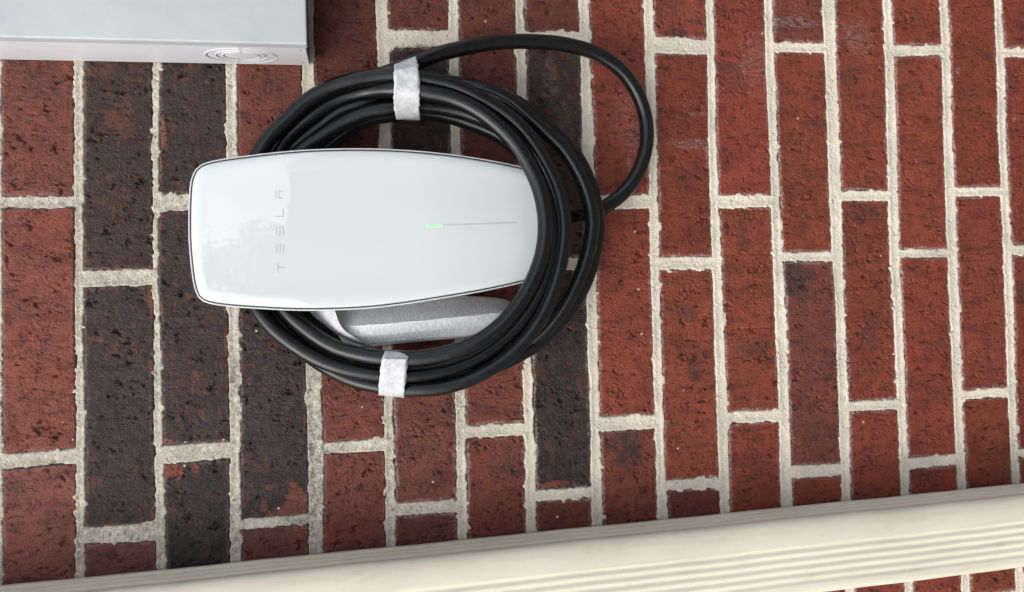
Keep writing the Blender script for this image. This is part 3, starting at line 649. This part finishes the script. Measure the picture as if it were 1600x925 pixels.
# ------------------------------------------------------------------ tape bands round the coil
def band(name, front, back_h, label, seed, rough_mm=.7, tail=(1, 5, .05)):
    """front: rows of (left x, y, right x, y, h) across the coil from one edge to the other."""
    rowsL = [tuple(at(a, b, h)) for a, b, c, d, h in front]; rowsR = [tuple(at(c, d, h)) for a, b, c, d, h in front]
    for (a, b, c, d, h) in front[::-1]:
        rowsL.append(tuple(at(a, b, min(h - .004, back_h)))); rowsR.append(tuple(at(c, d, min(h - .004, back_h))))
    def cl(P):
        P = np.array(P); Q = np.vstack([P, P[:1]]); L = np.r_[0, np.cumsum(np.linalg.norm(np.diff(Q, axis=0), axis=1))]
        s = np.linspace(0, L[-1], 110, endpoint=False); C = np.stack([np.interp(s, L, Q[:, k]) for k in range(3)], -1)
        for _ in range(3): C = (np.roll(C, 1, 0) + 2 * C + np.roll(C, -1, 0)) / 4
        return C
    A, Bm = cl(rowsL), cl(rowsR); nv = 16; n = len(A)
    t = np.linspace(0, 1, nv)[None, :, None]
    G = A[:, None] * (1 - t) + Bm[:, None] * t
    a = np.arange(n)[:, None] * 1.0; b = np.arange(nv)[None, :] * 1.0
    G[:, :, 1] -= (fbm(a / 2.5, b / 2.1, seed, 3) - .45) * rough_mm / 1000 * 2
    ed = (fbm(a / 1.7, b * 0, seed + 4, 2) - .5) * .0016
    G[:, :, 2] += ed * (np.abs(b / (nv - 1) - .5) > .42)
    me = mesh_np(name, G.reshape(-1, 3), grid_faces(n, nv, wrap_u=True))
    bmx = bmesh.new(); bmx.from_mesh(me); bmesh.ops.recalc_face_normals(bmx, faces=bmx.faces)
    bmesh.ops.solidify(bmx, geom=bmx.faces[:], thickness=.0005); bmx.to_mesh(me); bmx.free()
    for p in me.polygons: p.use_smooth = True
    o = link(name, me, TAPE); o['label'] = label; o['category'] = "tape"; o['group'] = "tape bands holding the coil"
    # the free end, stuck down over the first turn
    i0, i1, ins = tail; rows = front[i0:i1]
    L = np.array([tuple(at(a, b, h + .0014)) for a, b, c, d, h in rows]); Rr = np.array([tuple(at(c, d, h + .0014)) for a, b, c, d, h in rows])
    L, Rr = catmull(L, 5), catmull(Rr, 5); tt = np.linspace(ins, 1 - ins * .6, 12)[None, :, None]
    S = L[:, None] * (1 - tt) + Rr[:, None] * tt
    a = np.arange(len(L))[:, None] * 1.0; b = np.arange(12)[None, :] * 1.0
    S[:, :, 1] -= (fbm(a / 2.5, b / 2.1, seed + 9, 3) - .45) * rough_mm / 1000 * 1.6
    S[:, :, 2] += (fbm(a / 2, b * 0, seed + 12, 2) - .5) * .0008
    mt = mesh_np("tape_end", S.reshape(-1, 3), grid_faces(len(L), 12))
    bmx = bmesh.new(); bmx.from_mesh(mt); bmesh.ops.recalc_face_normals(bmx, faces=bmx.faces); bmesh.ops.solidify(bmx, geom=bmx.faces[:], thickness=.0005); bmx.to_mesh(mt); bmx.free()
    link("tape_end", mt, TAPE, o)
    return o
band("tape_band", [(616.5, 99.5, 649.5, 86.5, .046), (616, 101, 650, 89, .064), (615.7, 110, 653, 101, .080), (615.5, 118, 655, 112, .082), (615.5, 130, 656, 124, .082), (615, 142, 655.5, 140, .083), (614.8, 153, 655.5, 152, .080), (615, 165, 655, 166, .071), (616.5, 178, 655, 179, .060), (619, 186, 656, 185.5, .050), (621, 188.5, 657, 188, .038)], .026,
     "crinkled white tape around the cable bundle, above the charger in the photo", 300, .9, (2, 6, .04))
band("tape_band", [(602.5, 546, 641, 548.5, .062), (601, 548.5, 639.5, 551, .082), (597.5, 560, 637.5, 561, .087), (595, 571, 636.5, 572, .085), (593.5, 585, 635, 587, .080), (592.3, 597, 633.5, 599, .076), (592, 608, 632, 611, .073), (592.2, 615.5, 631.8, 619, .066), (592.2, 617.5, 631.6, 621.5, .050)], .018,
     "smooth white tape around the cable bundle, below the charger beside the wrapped plug", 320, .15, (2, 6, .06))

# ------------------------------------------------------------------ electrical box
def prism(px_front, h0, h1, bev=.0015, seg=3):
    """Box whose front face corners are photo points at height h1, going back to height h0."""
    P = [at(x, y, h1) for x, y in px_front]
    bmx = bmesh.new()
    f = [bmx.verts.new(p) for p in P]; b = [bmx.verts.new((p.x, -h0, p.z)) for p in P]
    n = len(P); bmx.faces.new(f); bmx.faces.new(b[::-1])
    for i in range(n): bmx.faces.new((f[i], b[i], b[(i + 1) % n], f[(i + 1) % n]))
    bmesh.ops.recalc_face_normals(bmx, faces=bmx.faces)
    if bev: bmesh.ops.bevel(bmx, geom=bmx.edges[:] + bmx.verts[:], offset=bev, segments=seg, affect='EDGES', profile=.6)
    return bmx
def bm_obj(name, bmx, mat, parent, smooth=True):
    me = bpy.data.meshes.new(name); bmx.to_mesh(me); bmx.free()
    if smooth:
        for p in me.polygons: p.use_smooth = True
    o = link(name, me, mat, parent); o.location = -Vector(parent.location); return o
HB = .071
c0 = at(484.3, 102, 0.002); c1 = at(0, 92.7, 0.002)
box = empty("electrical_box", tuple(c0), "weathered white plastic electrical box beside the charger, knockout rings on its side", "box")
zlo = c0.z; sl_x = (c1.x - c0.x) / (c1.z - c0.z)
ztop = c1.z + .06; xr_ = c0.x + .165
def bx_corner(z, right): return (xr_ if right else c0.x + sl_x * (z - c0.z))
def box_mesh(z0, z1, grow, h0, h1, bev, seg=3):
    bmx = bmesh.new(); V = []
    for h in (h0, h1):
        for (z, rt) in ((z0 - grow, 0), (z0 - grow, 1), (z1 + grow, 1), (z1 + grow, 0)):
            V.append(bmx.verts.new((bx_corner(z, rt) + (grow if rt else -grow), -h, z)))
    for q in ((0, 1, 2, 3), (4, 7, 6, 5), (0, 4, 5, 1), (1, 5, 6, 2), (2, 6, 7, 3), (3, 7, 4, 0)): bmx.faces.new([V[i] for i in q])
    bmesh.ops.recalc_face_normals(bmx, faces=bmx.faces)
    bmesh.ops.bevel(bmx, geom=bmx.edges[:], offset=bev, segments=seg, affect='EDGES', profile=.6)
    return bmx
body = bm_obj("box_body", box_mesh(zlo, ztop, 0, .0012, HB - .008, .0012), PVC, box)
lid = bm_obj("lid", box_mesh(zlo, ztop, .0024, HB - .0105, HB + .0015, .0022, 4), PVC_DIM, box)
# knockout: concentric dark arcs painting groove shade, each with a thin raised lip, on the side that faces the photo's bottom
kc = at(377, 86.5, HB * .40)
def side_pt(a, r, out):
    """Point on the box's side, r metres from the knockout's centre, out metres proud."""
    z = kc.z + math.cos(a) * r * 1.42; y = kc.y + math.sin(a) * r * .90
    return (bx_corner(z, 0) - out, y, z)
def ring_band(r0, r1, out, a0=0, a1=2 * math.pi, n=72):
    V = []; F = []; c = (r0 + r1) / 2
    prof_ = ((r0, -.0004), (r0 * .8 + r1 * .2, out * .8), (c, out), (r0 * .2 + r1 * .8, out * .8), (r1, -.0004))
    for i in range(n + 1):
        a = a0 + (a1 - a0) * i / n
        V += [side_pt(a, r, q) for r, q in prof_]
    for i in range(n):
        for k in range(4): F.append((i * 5 + k, i * 5 + k + 1, i * 5 + 6 + k, i * 5 + 5 + k))
    F += [(0, 1, 2, 3, 4), tuple(n * 5 + k for k in (4, 3, 2, 1, 0))]
    bmx = bmesh.new(); vs = [bmx.verts.new(v) for v in V]
    for f in F: bmx.faces.new([vs[i] for i in f])
    bmesh.ops.recalc_face_normals(bmx, faces=bmx.faces); return bmx
for r0, g0 in ((.0232, .32), (.0166, .36), (.0118, .5)):
    for k in (0, 1):
        q0, q1 = 1.45 + g0 * .2 + k * math.pi, 1.45 + math.pi - g0 * .2 + k * math.pi
        bm_obj("groove_shade", ring_band(r0 - .0007, r0, .00025, q0, q1), RECESS_SHADE, body).location = (0, 0, 0)
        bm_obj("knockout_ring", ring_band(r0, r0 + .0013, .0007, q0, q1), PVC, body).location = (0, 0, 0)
# the lid's lip and two retaining dimples, flat discs in the shade colour
for (px, py) in ((474, 97.5), (470, 78)):
    p0 = at(px, py, .01 if py > 90 else .05); rr_ = .0011
    V = [(bx_corner(p0.z, 0) - .0002, p0.y, p0.z)] + [(bx_corner(p0.z, 0) - .0002, p0.y + rr_ * math.sin(a), p0.z + rr_ * math.cos(a)) for a in np.linspace(0, 2 * math.pi, 12, endpoint=False)]
    me = bpy.data.meshes.new("dimple"); me.from_pydata(V, [], [(0, 1 + (i + 1) % 12, 1 + i) for i in range(12)]); me.update()
    link("dimple", me, RECESS_SHADE, body)

# ------------------------------------------------------------------ downspout
XT = at(800, 834.5, .006).x
pts = []
def prof():
    """Cross section (x to the photo's bottom, h off the wall) of a 57 x 76 mm corrugated pipe."""
    h0, dep, wid, rc = .006, .056, .0835, .010
    P = []
    def corr(s, a, b, n, amp):           # bumps of amp along s in [a, b], n of them
        return np.where((s > a) & (s < b), amp * (.5 - .5 * np.cos((s - a) / (b - a) * n * 2 * math.pi)), 0)
    s = np.linspace(0, dep - 2 * rc + .006, 70); c = corr(s, .001, .037, 3, -.0027)
    for a, q in zip(s, c): P.append((-(q) , h0 + .004 + a))
    # broad rounded shoulder, then the ribbed face, then a tighter corner
    rx = .026
    for a in np.linspace(0, math.pi / 2, 22)[1:]: P.append((rx - rx * math.cos(a), h0 + dep - rc + rc * math.sin(a)))
    s = np.linspace(0, wid - rx - rc, 130); c = corr(s, .0005, wid - rx - rc - .003, 5, -.0012)
    for a, q in zip(s[1:], c[1:]): P.append((rx + a, h0 + dep + q))
    for a in np.linspace(0, math.pi / 2, 10)[1:]: P.append((wid - rc + rc * math.sin(a), h0 + dep - rc + rc * math.cos(a)))
    s = np.linspace(0, dep - 2 * rc + .006, 60); c = corr(s, .004, .036, 3, -.0028)
    for a, q in zip(s[1:], c[1:]): P.append((wid + q, h0 + dep - rc - a))
    P.append((wid, h0 + .001)); P.append((wid - .003, h0)); P.append((.003, h0)); P.append((0, h0 + .001))
    return np.array(P)
pf = prof()
za, zb2 = .80, -1.28
slope = (at(1600, 754.5, .006).x - at(0, 914.5, .006).x) / (at(1600, 754.5, .006).z - at(0, 914.5, .006).z)
z834 = at(800, 834.5, .006).z
zs = np.linspace(za, zb2, 104); Vd = []
for z in zs:
    wob = .0006 * math.sin(z * 23) + .0004 * math.sin(z * 57 + 1)
    for (dx, h) in pf: Vd.append((XT + slope * (z - z834) - dx + wob * .6, -(h + wob * .5), z))
n2 = len(pf); F = grid_faces(len(zs), n2, wrap_v=True).tolist()
ds = empty("downspout", (XT - .04, 0, zb2), "cream ribbed rain downspout running along the brick wall", "downspout")
me = bpy.data.meshes.new("pipe"); me.from_pydata(Vd, [], F); me.update()
bmx = bmesh.new(); bmx.from_mesh(me); bmesh.ops.recalc_face_normals(bmx, faces=bmx.faces); bmx.to_mesh(me); bmx.free()
for p in me.polygons: p.use_smooth = True
o = link("pipe", me, CREAM, ds); o.location = -Vector(ds.location)

# ------------------------------------------------------------------ what the glossy face mirrors
fence = empty("board_fence", (0, -6.2, GROUND), "weathered grey board fence mirrored faintly in the charger's glossy face", "fence")
bmx = bmesh.new(); bmesh.ops.create_cube(bmx, size=1); bmesh.ops.scale(bmx, vec=(.136, .019, 1.96), verts=bmx.verts)
bmesh.ops.translate(bmx, vec=(0, 0, 1.0), verts=bmx.verts); bmesh.ops.bevel(bmx, geom=bmx.edges[:], offset=.003, segments=1, affect='EDGES')
meb = bpy.data.meshes.new("board"); bmx.to_mesh(meb); bmx.free(); meb.materials.append(BOARD)
for i in range(84):
    b_ = bpy.data.objects.new("board", meb); COL.objects.link(b_); b_.parent = fence
    b_.location = (-5.85 + i * .141, random.uniform(-.002, .002), random.uniform(-.012, .012)); b_.rotation_euler = (0, random.uniform(-.004, .004), 0)
for z_ in (.35, 1.5):
    bmx = bmesh.new(); bmesh.ops.create_cube(bmx, size=1); bmesh.ops.scale(bmx, vec=(11.9, .038, .089), verts=bmx.verts)
    ob = bm_obj("rail", bmx, BOARD, fence, False); ob.location = (0, -.032, z_)
tree = empty("small_tree", (.25, -9.5, GROUND), "small leafy tree behind the fence, mirrored in the charger's glossy face", "tree")
tr = [(0, 0, 0), (.03, .02, .8), (-.04, 0, 1.6), (.05, .05, 2.3), (.0, 0, 3.1)]
V = []; F = []
for i, (x_, y_, z_) in enumerate(tr):
    for k in range(10):
        a = k * math.pi / 5; r_ = .11 * (1 - i / 5.2); V.append((x_ + r_ * math.cos(a), y_ + r_ * math.sin(a), z_))
F = grid_faces(5, 10, wrap_v=True).tolist()
me = bpy.data.meshes.new("trunk"); me.from_pydata(V, [], F); me.update(); link("trunk", me, BARK, tree)
rg = np.random.default_rng(3); V = []; F = []
for cl_ in range(60):
    th = rg.uniform(0, 2 * math.pi); rr_ = rg.uniform(.1, 1.05) ; zc = rg.uniform(1.5, 3.9); rr_ *= math.sqrt(max(.05, 1 - ((zc - 2.5) / 1.5) ** 2))
    cx_, cy_ = rr_ * math.cos(th), rr_ * math.sin(th)
    for lf in range(170):
        p_ = np.array([cx_, cy_, zc]) + rg.normal(0, .14, 3); d1 = rg.normal(0, 1, 3); d1 /= np.linalg.norm(d1); d2 = np.cross(d1, rg.normal(0, 1, 3)); d2 /= np.linalg.norm(d2)
        n0 = len(V); V += [tuple(p_ - d1 * .05), tuple(p_ + d2 * .022), tuple(p_ + d1 * .05), tuple(p_ - d2 * .022)]; F.append((n0, n0 + 1, n0 + 2, n0 + 3))
me = bpy.data.meshes.new("crown"); me.from_pydata(V, [], F); me.update(); link("crown", me, LEAF, tree)
